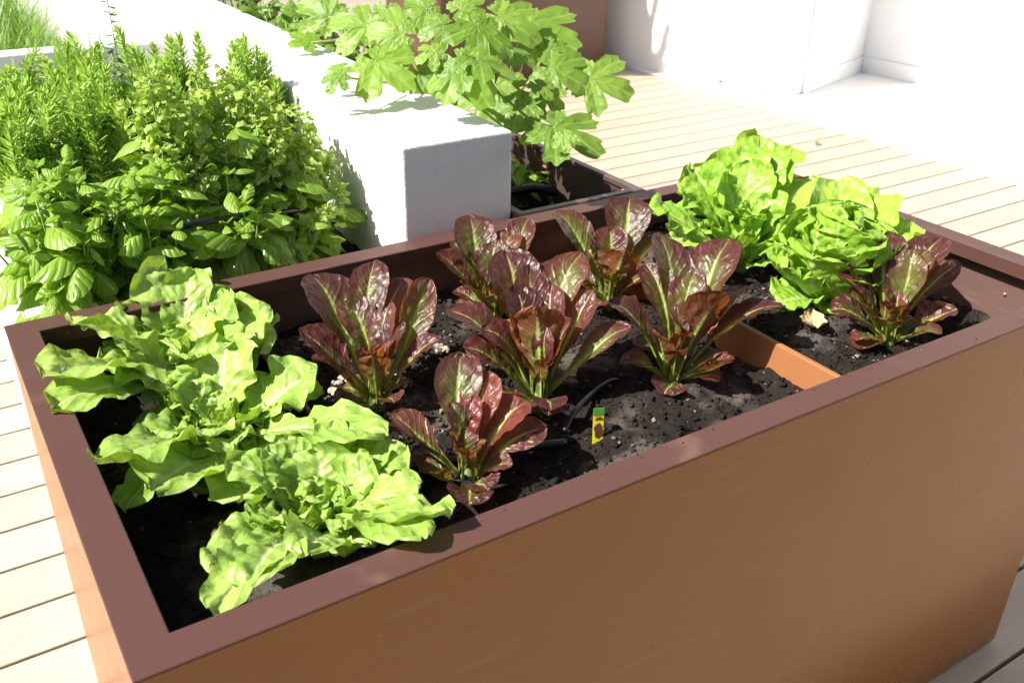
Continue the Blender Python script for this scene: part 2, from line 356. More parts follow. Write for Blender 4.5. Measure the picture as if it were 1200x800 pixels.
M['grass'] = mat_herb('strap_leaf', (.05, .13, .014), (.20, .34, .06), (.28, .5, .05), (.26, .38, .10), nv=1, k=0, rough=.45, bstr=.0)
M['fig'] = mat_herb('lobed_leaf', (.065, .155, .012), (.20, .32, .045), (.34, .58, .03), (.27, .38, .10), nv=3, k=.9, rough=.48, w=.32, bstr=.35, oscale=14.0)
M['dark_leaf'] = mat_herb('dark_oval_leaf', (.06, .14, .012), (.16, .29, .03), (.26, .46, .03), (.26, .38, .09), rough=.35)
M['stem'] = mat_plain('green_stem', (.26, .36, .10), .5, .4)
M['woody'] = mat_plain('woody_stem', (.20, .15, .08), .7, .3)
M['core'] = mat_plain('lettuce_core', (.15, .19, .05), .5, .3)
M['petiole'] = mat_plain('lobed_leaf_stalk', (.34, .27, .10), .5, .4)
M['body'] = mat_paint('bronze_brown_paint', (.285, .108, .018), .22, 1.0, spec=.32)
M['rim'] = mat_paint('sky_tinted_brown_paint', (.070, .027, .020), .44, .4, spec=.26)  # same coat as the body; sky-lit mauve tone is put into the colour
M['liner'] = mat_paint('inner_brown_paint', (.12, .066, .056), .34, .8)
M['divider'] = mat_paint('orange_brown_paint', (.34, .135, .045), .30, .6)
M['box_dark'] = mat_paint('dark_brown_paint', (.060, .036, .030), .40, .5)
M['box2'] = mat_paint('dull_brown_paint', (.115, .056, .036), .42, .5, spec=.35)
M['white'] = mat_white('white_render', bs=.55)
M['wallwhite'] = mat_white('white_wall_paint', (.86, .86, .855), .6, .12)
M['paver'] = mat_white('pale_paving', (.82, .81, .79), .7, .35)
M['deck'] = mat_deck()
M['soil'] = mat_soil()
M['ground'] = mat_plain('bare_ground', (.03, .026, .022), .95, .1, .3, 3.0, .3, .02)
M['tube'] = mat_plain('black_hose', (.014, .015, .017), .30, .5, .2)
M['tube_green'] = mat_plain('dark_green_hose', (.010, .03, .022), .28, .5, .2)
M['brass'] = mat_plain('amber_fitting', (.30, .20, .03), .35, .5)
M['yellow'] = mat_plain('yellow_card', (.80, .70, .03), .40, .4, .08)
M['cardgreen'] = mat_plain('green_card', (.08, .28, .03), .40, .4, .2, 300.0)
M['cardred'] = mat_plain('picture_print', (.13, .04, .035), .45, .4, .7, 420.0)
M['cardtext'] = mat_plain('dark_print', (.16, .05, .02), .5, .3)
M['sunlit_bit'] = mat_plain('pink_sunlit_wall', (.40, .20, .17), .5, .4)  # pink stands in for sunlight on the rear planter's inner wall
M['dry'] = mat_herb('dry_leaf', (.42, .30, .15), (.62, .48, .28), (.5, .35, .15), (.45, .32, .18), rough=.7, w=.15)
M['screw'] = mat_plain('steel_screw', (.28, .22, .2), .35, .5)

# ------------------------------------------------------------------ the setting
L, D, W, TOP = 1.592, .788, .0419, .80
SUN_EL, SUN_AZ = 47.0, (-.984, .180)

g = MB(); S = 300
g.vert((-S, -S, -.12)); g.vert((S, -S, -.12)); g.vert((S, S, -.12)); g.vert((-S, S, -.12)); g.face(0, 1, 2, 3)
tag(g.build('ground', M['ground']), kind='structure')

d = MB(); sp = .1483; y = .1 - sp * 26
while y < 9.5:
    d.box(-5.0, y + .0042, -.03, 4.447, y + sp - .0042, 0.0)
    y += sp
tag(bevel(d.build('timber_deck', M['deck'], smooth=False), .0018, 2), kind='structure')

d = MB(); yy = -4.0
while yy < 9:
    for k in range(5):
        d.box(4.452 + k * .6, yy + .002, -.04, 4.452 + k * .6 + .597, yy + .596, .001)
    yy += .6
tag(bevel(d.build('pale_path', M['paver'], smooth=False), .002, 1), kind='structure')

# white building at the back right
A0 = Vector((4.13, 5.70, 0)); A1 = Vector((4.683, 4.08, 0)); B = Vector((4.891, 3.551, 0)); Cc = Vector((5.859, 3.843, 0)); Dd = Vector((6.06, .9, 0)); De = Vector((6.33, -3.0, 0))
bld = thing('building', 'white walled building with a recessed corner beside the deck', 'building', (4.891, 3.551, 0))
def slab(mb, p, q, z0, z1, th, off=0.0):
    """upright slab from p to q, its visible face `off` in front of the line, thickness away to the right of p->q"""
    t = (q - p).normalized(); n = Vector((t.y, -t.x, 0))     # right of travel
    k = len(mb.v); base = bld.location
    for z in (z0, z1):
        for w in (p + n * off, q + n * off, q + n * (off - th), p + n * (off - th)):
            mb.vert((w.x - base.x, w.y - base.y, z))
    for f in ((0, 3, 2, 1), (4, 5, 6, 7), (0, 1, 5, 4), (1, 2, 6, 5), (2, 3, 7, 6), (3, 0, 4, 7)):
        mb.face(*[k + a for a in f])
t_ab = (A1 - A0).normalized(); t_bc = (Cc - B).normalized()
# travelling A0 -> B the deck lies on the right hand (-x side)
m = MB(); slab(m, A0, A1 - t_ab * .004, 0, 3.2, .2); m.build('front_wall', M['wallwhite'], bld, False)
m = MB(); slab(m, A1 + t_ab * .004, B, 0.012, 2.2, .05, .002); dr = m.build('door', M['wallwhite'], bld, False); bevel(dr, .004)
m = MB()
for k in range(3):
    a = A1 + (B - A1) * (.60 + .11 * k); slab(m, a, a + (B - A1).normalized() * .006, .15, 2.1, .004, .006)
m.build('groove_strip', M['wallwhite'], dr, False)
m = MB(); slab(m, A1 - t_ab * .012, A1 + t_ab * .010, .06, 2.25, .02, .016); m.build('door_trim', M['wallwhite'], bld, False)
m = MB(); slab(m, A1 - t_ab * .022, A1 + t_ab * .012, .0, .075, .03, .03); m.build('foot_bracket', M['wallwhite'], bld, False)
m = MB(); slab(m, A1, B, 2.2, 3.2, .2, -.001); m.build('lintel', M['wallwhite'], bld, False)
m = MB(); slab(m, B + t_bc * .06, Cc, 0, 3.2, .2); m.build('return_wall', M['wallwhite'], bld, False)
m = MB(); slab(m, Cc, De, 0, 3.2, .2); m.build('side_wall', M['wallwhite'], bld, False)
m = MB(); slab(m, B + t_bc * .06, Cc, 0.002, .11, .012, .013)
slab(m, Cc, De, 0.002, .11, .012, .013); m.build('baseboard', M['wallwhite'], bld, False)

# ------------------------------------------------------------------ the brown planter
pl = thing('planter_box', 'long bronze brown metal planter filled with lettuces, in the foreground', 'planter', (0, 0, 0))
t = .012; zt = TOP - .0025
m = MB()
m.box(0, 0, .004, L, t, zt); m.box(0, D - t, .004, L, D, zt)
m.box(0, t + .0001, .004, t, D - t - .0001, zt); m.box(L - t, t + .0001, .004, L, D - t - .0001, zt)
m.box(t, t, .10, L - t, D - t, .11)
body = m.build('body', M['body'], pl, False)
bevel(body, .0022, 2)
# inner lining sheets (painted like the rim)
m = MB()
m.box(t + .0005, t + .001, .5, t + .003, D - t - .001, zt - .004); m.box(L - t - .003, t + .001, .5, L - t - .0005, D - t - .001, zt - .004)
m.box(t + .003, t + .0005, .5, L - t - .003, t + .003, zt - .004); m.box(t + .003, D - t - .003, .5, L - t - .003, D - t - .0005, zt - .004)
m.build('lining', M['liner'], pl, False)
# folded rim swept round the opening with mitred corners
prof = [(-.0012, zt + .0003), (-.0012, TOP - .0008), (-.0002, TOP), (W - .0012, TOP), (W, TOP - .0012), (W, TOP - .026), (W - .0025, TOP - .026), (W - .0025, zt + .0003)]
m = MB(); cs = []
for o_, z in prof:
    cs.append([m.vert(p) for p in ((o_, o_, z), (L - o_, o_, z), (L - o_, D - o_, z), (o_, D - o_, z))])
n = len(prof)
for i in range(n):
    a, b = cs[i], cs[(i + 1) % n]
    for j in range(4):
        k = (j + 1) % 4
        m.face(a[j], a[k], b[k], b[j])
m.build('rim', M['rim'], pl, False)
m = MB(); m.box(.341, t + .004, .55, .349, D - t - .004, .708); bevel(m.build('divider', M['divider'], pl, False), .002)
m = MB(); m.box(1.046, t + .004, .55, 1.056, D - t - .004, .738); bevel(m.build('divider', M['divider'], pl, False), .002)
m = MB(); m.tube([(L - .0155, .17, .725), (L - .0175, .17, .725)], .0032, 10); m.build('screw', M['screw'], pl)

def soil(name, x0, x1, y0, y1, zb, seed, step=.006, amp=1.0, crumbs=900, tilt=0.0, label=None, rim_dirt=0):
    mb = MB(); nx = int((x1 - x0) / step) + 1; ny = int((y1 - y0) / step) + 1
    def h(x, y):
        q = Vector((x * 1.0 + seed, y, seed))
        v = .018 * noise.noise(q * 7) + .011 * noise.noise(q * 19) + .007 * noise.noise(q * 47) + .0045 * noise.noise(q * 110)
        return zb + v * amp - tilt * sm(1.28, 1.46, x)
    pts = []; uvs = []
    for i in range(nx + 1):
        x = x0 + (x1 - x0) * i / nx
        pts.append([(x, y0 + (y1 - y0) * j / ny, h(x, y0 + (y1 - y0) * j / ny)) for j in range(ny + 1)])
        uvs.append([(i / nx, j / ny) for j in range(ny + 1)])
    mb.grid(pts, uvs, 0, .3)
    rg = random.Random(seed)
    for _ in range(crumbs):
        x = rg.uniform(x0 + .01, x1 - .01); y = rg.uniform(y0 + .01, y1 - .01)
        s_ = .0011 + .0052 * rg.random() ** 4
        c = Vector((x, y, h(x, y) + s_ * .3)); k = len(mb.v); rr = rg.random()
        R = Matrix.Rotation(rg.uniform(0, 6), 3, 'Z') @ Matrix.Rotation(rg.uniform(-.8, .8), 3, 'X')
        sx = (rg.uniform(.6, 1.7), rg.uniform(.6, 1.2), rg.uniform(.35, .9))
        for vx in ((1, .2, 0), (.1, 1, .1), (-1, .1, .1), (0, -1, -.1), (.2, .1, 1), (0, 0, -1), (.6, .6, .6), (-.6, -.5, .6)):
            p = R @ Vector([vx[a] * sx[a] * s_ * rg.uniform(.75, 1.2) for a in range(3)])
            mb.vert(c + p, (0, 0), 0, rr)
        for f in ((0, 1, 6), (6, 1, 4), (0, 6, 4), (1, 2, 4), (2, 7, 4), (2, 3, 7), (7, 3, 4), (3, 0, 4), (1, 0, 5), (2, 1, 5), (3, 2, 5), (0, 3, 5)):
            mb.face(*[k + a for a in f])
    if rim_dirt:                                   # grains spilt on the rim
        for _ in range(rim_dirt):
            if rg.random() < .85: x = rg.uniform(.4, L - .05); y = rg.choice((rg.uniform(.004, .038), rg.gauss(.034, .004)))
            else: x = rg.uniform(.004, .038); y = rg.uniform(.05, D - .05)
            s_ = .0004 + .0011 * rg.random() ** 2; k = len(mb.v); c = Vector((x, max(.003, min(D - .003, y)), TOP + s_ * .5)); rr = rg.random()
            for vx in ((1, 0, 0), (0, 1, 0), (-1, 0, 0), (0, -1, 0), (0, 0, .8), (0, 0, -.4)):
                mb.vert(c + Vector(vx) * s_ * rg.uniform(.7, 1.3), (0, 0), 0, rr)
            for f in ((0, 1, 4), (1, 2, 4), (2, 3, 4), (3, 0, 4), (1, 0, 5), (2, 1, 5), (3, 2, 5), (0, 3, 5)): mb.face(*[k + a for a in f])
    o = mb.build(name, M['soil'], None, True)
    return tag(o, kind='stuff', label=label)
soil('soil', t + .003, .341, t + .003, D - t - .003, .690, 3.3, crumbs=2500, label='dark soil under the lime green lettuces')
soil('soil', .349, 1.046, t + .003, D - t - .003, .685, 8.1, crumbs=11000, rim_dirt=70, label='dark grey soil under the red lettuces')
soil('soil', 1.056, L - t - .003, t + .003, D - t - .003, .716, 5.7, crumbs=7500, tilt=.045, label='grey crumbly soil beside the yellow green lettuces')

# pale gravel scatter in the middle compartment
def pebble(mb, c, s_, rg):
    k = len(mb.v); r0 = rg.random(); n = 7
    sx, sy, sz = rg.uniform(.8, 1.4), rg.uniform(.7, 1.1), rg.uniform(.5, .8); a0 = rg.uniform(0, 6)
    rings = [(-.7, .7), (0, 1), (.6, .8), (.95, .35)]
    for z, rr in rings:
        for j in range(n):
            w = 2 * pi * j / n; q = rr * rg.uniform(.88, 1.1)
            x, y = cos(w) * q * sx, sin(w) * q * sy
            mb.vert(c + Vector((x * cos(a0) - y * sin(a0), x * sin(a0) + y * cos(a0), z * sz)) * s_, (0, 0), 0, r0)
    for i in range(3):
        for j in range(n):
            mb.face(k + i * n + j, k + i * n + (j + 1) % n, k + (i + 1) * n + (j + 1) % n, k + (i + 1) * n + j)
    mb.face(*[k + 3 * n + j for j in range(n)])
g_ = NT('gravel_stone'); rn = g_.attr('rnd')
cr = g_.mix(rn, (.26, .21, .15), (.55, .48, .38)); cr = g_.mix(g_.math('MULTIPLY', g_.noise(g_.pos(), 300, 3), .5), cr, (.2, .15, .1))
M['gravel'] = g_.fin(g_.princ(cr, .7, .4))
mb = MB(); rg = random.Random(4)
for cx, cy, rad_, cnt in ((.585, .565, .055, 170), (.455, .53, .06, 90), (.80, .50, .03, 30), (.62, .52, .04, 60)):
    for _ in range(cnt):
        a = rg.uniform(0, 2 * pi); q = rad_ * math.sqrt(rg.random())
        pebble(mb, Vector((cx + q * cos(a), cy + q * sin(a) * .8, .690 + .010 * N3(cx * 9 + q * 40, cy, 1) + (1 - q / rad_) * .010)), rg.uniform(.003, .0065), rg)
tag(mb.build('gravel', M['gravel']), 'pale gravel scattered on the soil between the red lettuces', kind='stuff')

# ------------------------------------------------------------------ lettuce leaves
ROMAINE = [(0, .24), (.12, .19), (.3, .22), (.45, .48), (.58, .84), (.70, 1.04), (.80, 1.06), (.89, .92), (.95, .66), (.985, .36), (1, .12)]
LOOSE = [(0, .26), (.12, .28), (.3, .52), (.5, .84), (.68, 1.0), (.82, 1.0), (.91, .86), (.97, .55), (.99, .32), (1, .14)]
ROUND = [(0, .30), (.12, .42), (.3, .76), (.5, .98), (.7, 1.04), (.84, .94), (.93, .72), (.98, .42), (1, .15)]

def lettuce_leaf(mb, tip, width, kind, opt, rg, base=None, ctrl=None, cupv=None):
    tip = Vector(tip); seed = rg.uniform(0, 90)
    hd = Vector((tip.x, tip.y, 0))
    az = None
    for w_ in opt.split():
        if w_.startswith('az='): az = radians(float(w_[3:]))
    out = hd.normalized() if hd.length > .012 else Vector((cos(seed), sin(seed), 0))
    if az is not None: out = Vector((cos(az), sin(az), 0))
    b = (base if base is not None else out * .010 + UP * .004)
    dv = tip - b; Ln = dv.length; dn = dv.normalized()
    lift, droop, cup, roll = .42, .42, .16, rg.uniform(-.25, .25)
    ruf, prof, puck = .0, ROMAINE, .0016
    if kind == 'red': ruf, cup, puck = .016, .26, .0032
    elif kind == 'lime': ruf, prof, cup, puck = .086, LOOSE, .16, .0036
    elif kind == 'crisp': ruf, prof, cup, puck = .070, LOOSE, .14, .0030
    elif kind == 'butter': ruf, prof, cup, puck = .060, ROUND, .30, .0022
    if 'back' in opt: lift, droop, cup = .45, .05, cup + .08; roll *= .4
    if 'flat' in opt: lift, droop = .12, .28
    if 'spoon' in opt: lift, droop, cup = .12, -.30, cup + .25
    if 'out' in opt: lift, droop = .32, .55
    if 'side' in opt: roll = 1.0; cup += .1
    if 'wrap' in opt: lift, droop, cup = .6, -.30, .62
    e0 = (dn + UP * lift + out * .12).normalized(); e1 = (dn + out * droop - UP * droop * .75).normalized()
    P0, P1, P2, P3 = b, b + e0 * Ln * .36, tip - e1 * Ln * .36, tip
    if ctrl: P1, P2 = ctrl
    if cupv is not None: cup = cupv
    nu, nv = 30, 20
    S0 = UP.cross(out).normalized()
    twist = rg.uniform(-.35, .35); bendS = rg.uniform(-.06, .06)
    fr = rg.uniform(1.6, 3.0) * (1.2 if kind == 'crisp' else 1.0); ph = rg.uniform(0, 6), rg.uniform(0, 6)
    tint = rg.uniform(-.80, .28)
    if 'green' in opt: tint = -.95
    if 'crim' in opt: tint = 1.0
    if 'grey' in opt: tint = .1
    pts = []; uvs = []; hw0 = width * .5
    for i in range(nu + 1):
        u = i / nu; u = u if u < .9 else .9 + (u - .9)
        a = 1 - u
        c = P0 * (a ** 3) + P1 * (3 * a * a * u) + P2 * (3 * a * u * u) + P3 * (u ** 3)
        T = (P1 - P0) * (3 * a * a) + (P2 - P1) * (6 * a * u) + (P3 - P2) * (3 * u * u)
        T.normalize()
        Sx = (S0 - T * S0.dot(T)).normalized()
        Nn = T.cross(Sx)
        an = roll * sm(.1, .7, u) + twist * (u - .3)
        Sx, Nn = Sx * cos(an) + Nn * sin(an), Nn * cos(an) - Sx * sin(an)
        c = c + Sx * (bendS * Ln * sin(u * pi))
        wob = 1 + .07 * N3(u * 4 + seed, 3, seed)
        hw = hw0 * interp(prof, u) * wob
        cupu = cup * (1.25 - .55 * sm(.4, 1, u)) + .5 * (1 - sm(.0, .35, u))
        tipback = sm(.72, 1.0, u)
        row = []; ruv = []
        for j in range(nv + 1):
            v = -1 + 2 * j / nv
            v = v * (.62 + .38 * abs(v))                       # finer rows near the midrib
            av = abs(v); sd = 0 if v < 0 else 1
            th = cupu * 1.5 * v * (.5 + .5 * av)
            lat = hw * v * (1 - .22 * cupu * av)
            nrm = hw * cupu * v * v
            edge = sm(.38, 1.0, av) ** 1.5 * sm(.16, .42, u)
            edge = max(edge, tipback * .75 * sm(.0, .6, av + .3))
            rf = sin(2 * pi * fr * u + ph[sd] + 1.3 * N3(u * 5, sd * 7 + seed, 1)) + .75 * sin(2 * pi * fr * 2.3 * u + ph[1 - sd] * 2 + 3 * av)
            rf += 1.3 * N3(u * 4.5 + seed, v * 1.8, seed)
            nrm += width * ruf * rf * edge
            lat += width * ruf * .35 * cos(2 * pi * fr * 1.7 * u + ph[sd]) * edge * (1 if v > 0 else -1)
            X, Y = u * Ln, v * hw
            if av > .10:
                pk = abs(N3(X * 62 + seed, Y * 62, seed * .3)) * 1.5 + .7 * N3(X * 120, Y * 120 + seed, 2)
                vn = cos(2 * pi * (u * (9 if kind == 'red' else 7) - av * (2.2 if kind == 'red' else 1.9) + 1.1 * N3(u * 6, v * 3 + seed, seed)))
                nrm += puck * (pk + (.08 if kind == 'red' else .22) * vn) * sm(.1, .35, av) * sm(.15, .4, u)
            nrm -= .055 * width * exp(-(v / .10) ** 2) * (1 - .75 * u)     # fleshy midrib
            if kind == 'red': nrm -= width * .12 * tipback ** 2
            along = .02 * width * N3(u * 8, v * 3, seed + 5) * edge
            row.append(c + Sx * lat + Nn * nrm + T * (along * 2)); ruv.append((u, v * .5 + .5))
        pts.append(row); uvs.append(ruv)
    mb.grid(pts, uvs, tint, rg.random())

HEADINFO = {
 'R1': ('red', 'dark red romaine lettuce by the shaded back wall, nearest the lime green row'),
 'R2': ('red', 'red romaine lettuce against the back rim below the grey end of the white wall'),
 'R3': ('red', 'largest red romaine lettuce, in the middle, with a broad green ribbed front leaf'),
 'R4': ('red', 'red romaine lettuce at the back rim beside the frilly yellow green lettuce'),
 'R5': ('red', 'red romaine lettuce touching the orange brown divider, one leaf reaching over it'),
 'R6': ('red', 'small crimson lettuce nearest the front rim, beside the green hose'),
 'R7': ('red', 'red and green romaine lettuce in the right corner, beside the butterhead'),
 'L1': ('lime', 'lime green lettuce in the back left corner under the basil'),
 'L2': ('lime', 'big lime green lettuce spreading between two others of its row'),
 'L3': ('lime', 'lime green lettuce in front, its leaves lying over the front rim'),
 'G1': ('crisp', 'frilly yellow green lettuce rising above the back right rim'),
 'G2': ('butter', 'round yellow green butterhead lettuce with cupped leaves beside the dry leaf'),
}
GROUPS = {'red': 'red romaine lettuces', 'lime': 'lime green lettuces in the left compartment', 'crisp': 'yellow green lettuces on the right', 'butter': 'yellow green lettuces on the right'}
for hi, (key, (kind, lab)) in enumerate(HEADINFO.items()):
    loc, leaves = HEADS[key]
    rg = random.Random(100 + hi)
    h = thing('lettuce_plant' if kind != 'red' else 'red_lettuce_plant', lab, 'lettuce', loc, GROUPS[kind])
    mt = M['red' if kind == 'red' else kind]
    mb = MB(); mb.tube([(0, 0, -.03), (0, 0, .0), (0, 0, .012), (0, 0, .022)], [.011, .013, .010, .004], 10); mb.build('stem', M['core'], h)
    for (x, y, z, w, o_) in leaves:
        mb = MB(); lettuce_leaf(mb, (x, y, z), w * {'red': .95, 'lime': 1.42, 'crisp': 1.38, 'butter': 1.25}[kind], kind, o_, rg); mb.build('leaf', mt, h)
    if kind == 'butter':                      # the closed rosette of a butterhead
        lay = [(5, .020, .185, .010), (6, .036, .188, .032), (7, .056, .178, .074), (8, .072, .140, .122), (6, .060, .085, .128)]
        k = 0
        for cnt, r_, hh, rt in lay:
            for q in range(cnt):
                a = 2.4 * k + rg.uniform(-.25, .25); k += 1
                o1 = Vector((cos(a), sin(a), 0)); hj = .93 * hh * rg.uniform(.9, 1.08); rj = .88 * r_ * rg.uniform(.9, 1.1); rt_ = rt * .85
                mb = MB(); lettuce_leaf(mb, o1 * rt_ + UP * hj, 1.4 * r_ + .034, kind, '', rg, o1 * .008 + UP * .012, (o1 * rj * 1.15 + UP * hj * .25, o1 * rj * 1.2 + UP * hj * (.95 if rt > .06 else .84)), .50 if r_ < .05 else .30)
                mb.build('leaf', mt, h)
    # the young leaves of the heart and the low outer leaves
    top = max(l[2] for l in leaves)
    ni = {'red': 5, 'lime': 6, 'crisp': 8, 'butter': 0}[kind]
    for k in range(ni):
        a = 2.4 * k + hi; f = rg.uniform(.35, .62); rad = rg.uniform(.012, .035)
        mb = MB(); lettuce_leaf(mb, (cos(a) * rad, sin(a) * rad, top * f * (1.15 if kind == 'butter' else 1)), rg.uniform(.03, .05) * (1.2 if kind != 'red' else .9), kind, 'wrap' if kind == 'butter' else '', rg)
        mb.build('leaf', mt, h)
    if kind in ('lime', 'crisp'):
        for k in range(10):
            a = 2.4 * k + hi * 1.3; rad = rg.uniform(.065, .13)
            mb = MB(); lettuce_leaf(mb, (cos(a) * rad, sin(a) * rad, top * rg.uniform(.35, .72)), rg.uniform(.05, .08), kind, '', rg)
            mb.build('leaf', mt, h)
    if kind == 'lime':
        for k in range(9):
            a = 2.4 * k + hi * 2.1; rad = rg.uniform(.09, .155)
            mb = MB(); lettuce_leaf(mb, (cos(a) * rad, sin(a) * rad, top * rg.uniform(.38, .74)), rg.uniform(.055, .08), kind, 'out', rg)
            mb.build('leaf', mt, h)
    for k in range(5):
        a = rg.uniform(0, 2 * pi); rad = rg.uniform(.06, .095)
        mb = MB(); lettuce_leaf(mb, (cos(a) * rad, sin(a) * rad, rg.uniform(.015, .05)), rg.uniform(.04, .06), kind, 'flat', rg)
        mb.build('leaf', mt, h)

# ------------------------------------------------------------------ small things in the planter
tg = thing('plant_label', 'yellow plant label with a picture, stuck in the soil by the front rim', 'label', (.681, .222, .665))
def card(name, z0, z1, w, mat, off, parent):
    m = MB(); m.box(-w / 2, -.0004 - off, z0, w / 2, .0004 - off * .99 + (.0006 if off else 0), z1); return m.build(name, mat, parent, False)
card('card', 0.0, .074, .0180, M['yellow'], 0, tg)
card('header', .063,   .0745, .0183, M['cardgreen'], .0008, tg)
m = MB()
n = 22
c0 = m.vert((0, -.0013, .035))
ring = [m.vert((cos(2 * pi * k / n) * .0072 * (1 + .22 * sin(k * 5.1)), -.0013, .037 + sin(2 * pi * k / n) * .0125 * (1 + .18 * cos(k * 3.7)))) for k in range(n)]
for k in range(n): m.face(c0, ring[k], ring[(k + 1) % n])
m.build('picture', M['cardred'], tg, False)
m = MB()
for z, w in ((.0585, .010), (.0555, .014), (.017, .005)):
    m.box(-w / 2, -.0014, z, w / 2, -.0010, z + .0015)
m.build('print_line', M['cardtext'], tg, False)
tg.scale = (.88, .88, .92)
tg.rotation_euler = (radians(-10), radians(2), radians(-20))

def curled_leaf(mb, c, L_, Wd, az, rg):
    pts = []; uvs = []
    for i in range(15):
        u = i / 14; row = []; ru = []
        for j in range(11):
            v = -1 + j / 5
            hw = Wd * .5 * (max(0, 1 - (2 * u - .9) ** 2) ** .5 if abs(2 * u - .9) < 1 else .08) * (1 + .25 * N3(u * 6, v, 9))
            x = (u - .5) * L_; y = v * hw; z = .006 + .010 * v * v + .008 * (2 * u - 1) ** 2 + .005 * N3(u * 5, v * 2, 3)
            row.append(Vector(c) + Vector((x * cos(az) - y * sin(az), x * sin(az) + y * cos(az), z))); ru.append((u, v * .5 + .5))
        pts.append(row); uvs.append(ru)
    mb.grid(pts, uvs, 0, .5)
mb = MB(); curled_leaf(mb, (1.165, .262, .724), .058, .042, .9, random.Random(2))
tag(mb.build('dry_leaf', M['dry']), 'dry tan leaf lying on the soil in front of the butterhead', 'fallen leaf')
mb = MB(); curled_leaf(mb, (4.105, 2.697, .001), .05, .028, .3, random.Random(5))
tag(mb.build('dry_leaf', M['dry']), 'tiny brown scrap of dry leaf on the pale deck boards behind the planter', 'fallen leaf')

def hose(name, pts, rad, mat, label):
    P = [Vector(p) for p in pts]; out_ = []
    for i in range(len(P) - 1):
        p0, p1, p2, p3 = P[max(i - 1, 0)], P[i], P[i + 1], P[min(i + 2, len(P) - 1)]
        for k in range(8):
            s_ = k / 8
            out_.append(.5 * ((2 * p1) + (p2 - p0) * s_ + (2 * p0 - 5 * p1 + 4 * p2 - p3) * s_ ** 2 + (3 * p1 - p0 - 3 * p2 + p3) * s_ ** 3))
    out_.append(P[-1])
    m = MB(); m.tube(out_, rad, 12)
    return tag(m.build(name, mat), label, 'hose')
hose('drip_hose', [(.655, .268, .684), (.690, .292, .693), (.745, .320, .694), (.80, .343, .688), (.83, .345, .676)], .0042, M['tube'], 'short black drip hose on dark soil beside the yellow plant label')
hose('drip_hose', [(.36, .32, .690), (.42, .285, .700), (.475, .262, .703), (.56, .25, .698), (.64, .245, .682)], .0065, M['tube_green'], 'dark green hose crossing the soil under the small crimson lettuce')
hose('drip_hose', [(.27, .915, .845), (.305, .900, .862), (.38, .92, .853), (.46, .955, .836), (.55, 1.0, .812), (.61, 1.06, .785)], .0058, M['tube'], 'black drip hose running through the basil')
hose('drip_hose', [(.95, 1.10, .712), (1.05, 1.09, .730), (1.14, 1.075, .735), (1.19, 1.06, .72)], .011, M['tube'], 'glossy black hose on the soil right of the white wall')

# ------------------------------------------------------------------ white raised bed and its neighbour
rb = thing('raised_bed', 'white rendered raised bed wall with a grey shaded end, behind the planter', 'raised bed', (.68, .82, 0))
def rbx(name, x0, y0, z0, x1, y1, z1, bv=.004):
    m = MB(); m.box(x0 - .68, y0 - .82, z0, x1 - .68, y1 - .82, z1); return bevel(m.build(name, M['white'], rb, False), bv)
rbx('thick_wall', .68, .82, 0, .912, 6.0, .962)
rbx('cross_wall', .142, 2.36, 0, .679, 2.44, .895)
rbx('low_wall', .036, .83, 0, .141, 6.0, .775)
rbx('low_wall', .142, .83, 0, .679, .88, .66)
soil('soil', .142, .679, .88, 2.36, .70, 11.2, .02, 1.2, 300, label='soil under the herbs in the white raised bed')
soil('soil', .142, .679, 2.44, 5.9, .45, 12.2, .03, 1.2, 0, label='soil under the strappy leaves beyond the cross wall')

p2 = thing('planter_box', 'dark brown metal planter beyond the rim, holding the large lobed plant', 'planter', (.914, .795, 0))
m = MB()
x0, x1, y0, y1 = 0.002, .316, 0.0, 2.6
m.box(x0, y0, .0, x1, y0 + .012, .79); m.box(x0, y1 - .012, 0, x1, y1, .79)
m.box(x0, y0 + .012, 0, x0 + .012, y1 - .012, .79); m.box(x1 - .012, y0 + .012, 0, x1, y1 - .012, .79)
bevel(m.build('body', M['box_dark'], p2, False), .002)
m = MB(); cs = []
for o_, z in ((-.002, .7905), (-.002, .799), (.002, .801), (.016, .801), (.018, .799), (.018, .7905)):
    cs.append([m.vert(p) for p in ((x0 + o_, y0 + o_, z), (x1 - o_, y0 + o_, z), (x1 - o_, y1 - o_, z), (x0 + o_, y1 - o_, z))])
for i in range(6):
    a, b = cs[i], cs[(i + 1) % 6]
    for j in range(4): m.face(a[j], a[(j + 1) % 4], b[(j + 1) % 4], b[j])
m.build('rim', M['box_dark'], p2, False)
for yy in (.03, .33):
    m = MB(); m.box(x1 - .020, yy, .755, x1 - .0125, yy + .022, .789); bevel(m.build('sunlit_patch', M['sunlit_bit'], p2, False), .002)  # added pink pieces, painting the sunlit bits of the shaded inner wall
soil('soil', .93, 1.217, .808, 3.38, .690, 14.2, .015, 1.3, 500, label='dark soil under the large lobed plant')
ft = thing('hose_fitting', 'small upright black and amber hose fitting in the dark soil', 'hose fitting', (1.185, 1.07, .70))
m = MB(); m.tube([(0, 0, 0), (0, 0, .022)], .009, 12); m.build('collar', M['brass'], ft)
m = MB(); m.tube([(0, 0, .0221), (0, 0, .034), (0, 0, .036)], [.011, .011, .008], 12); m.build('cap', M['tube'], ft)

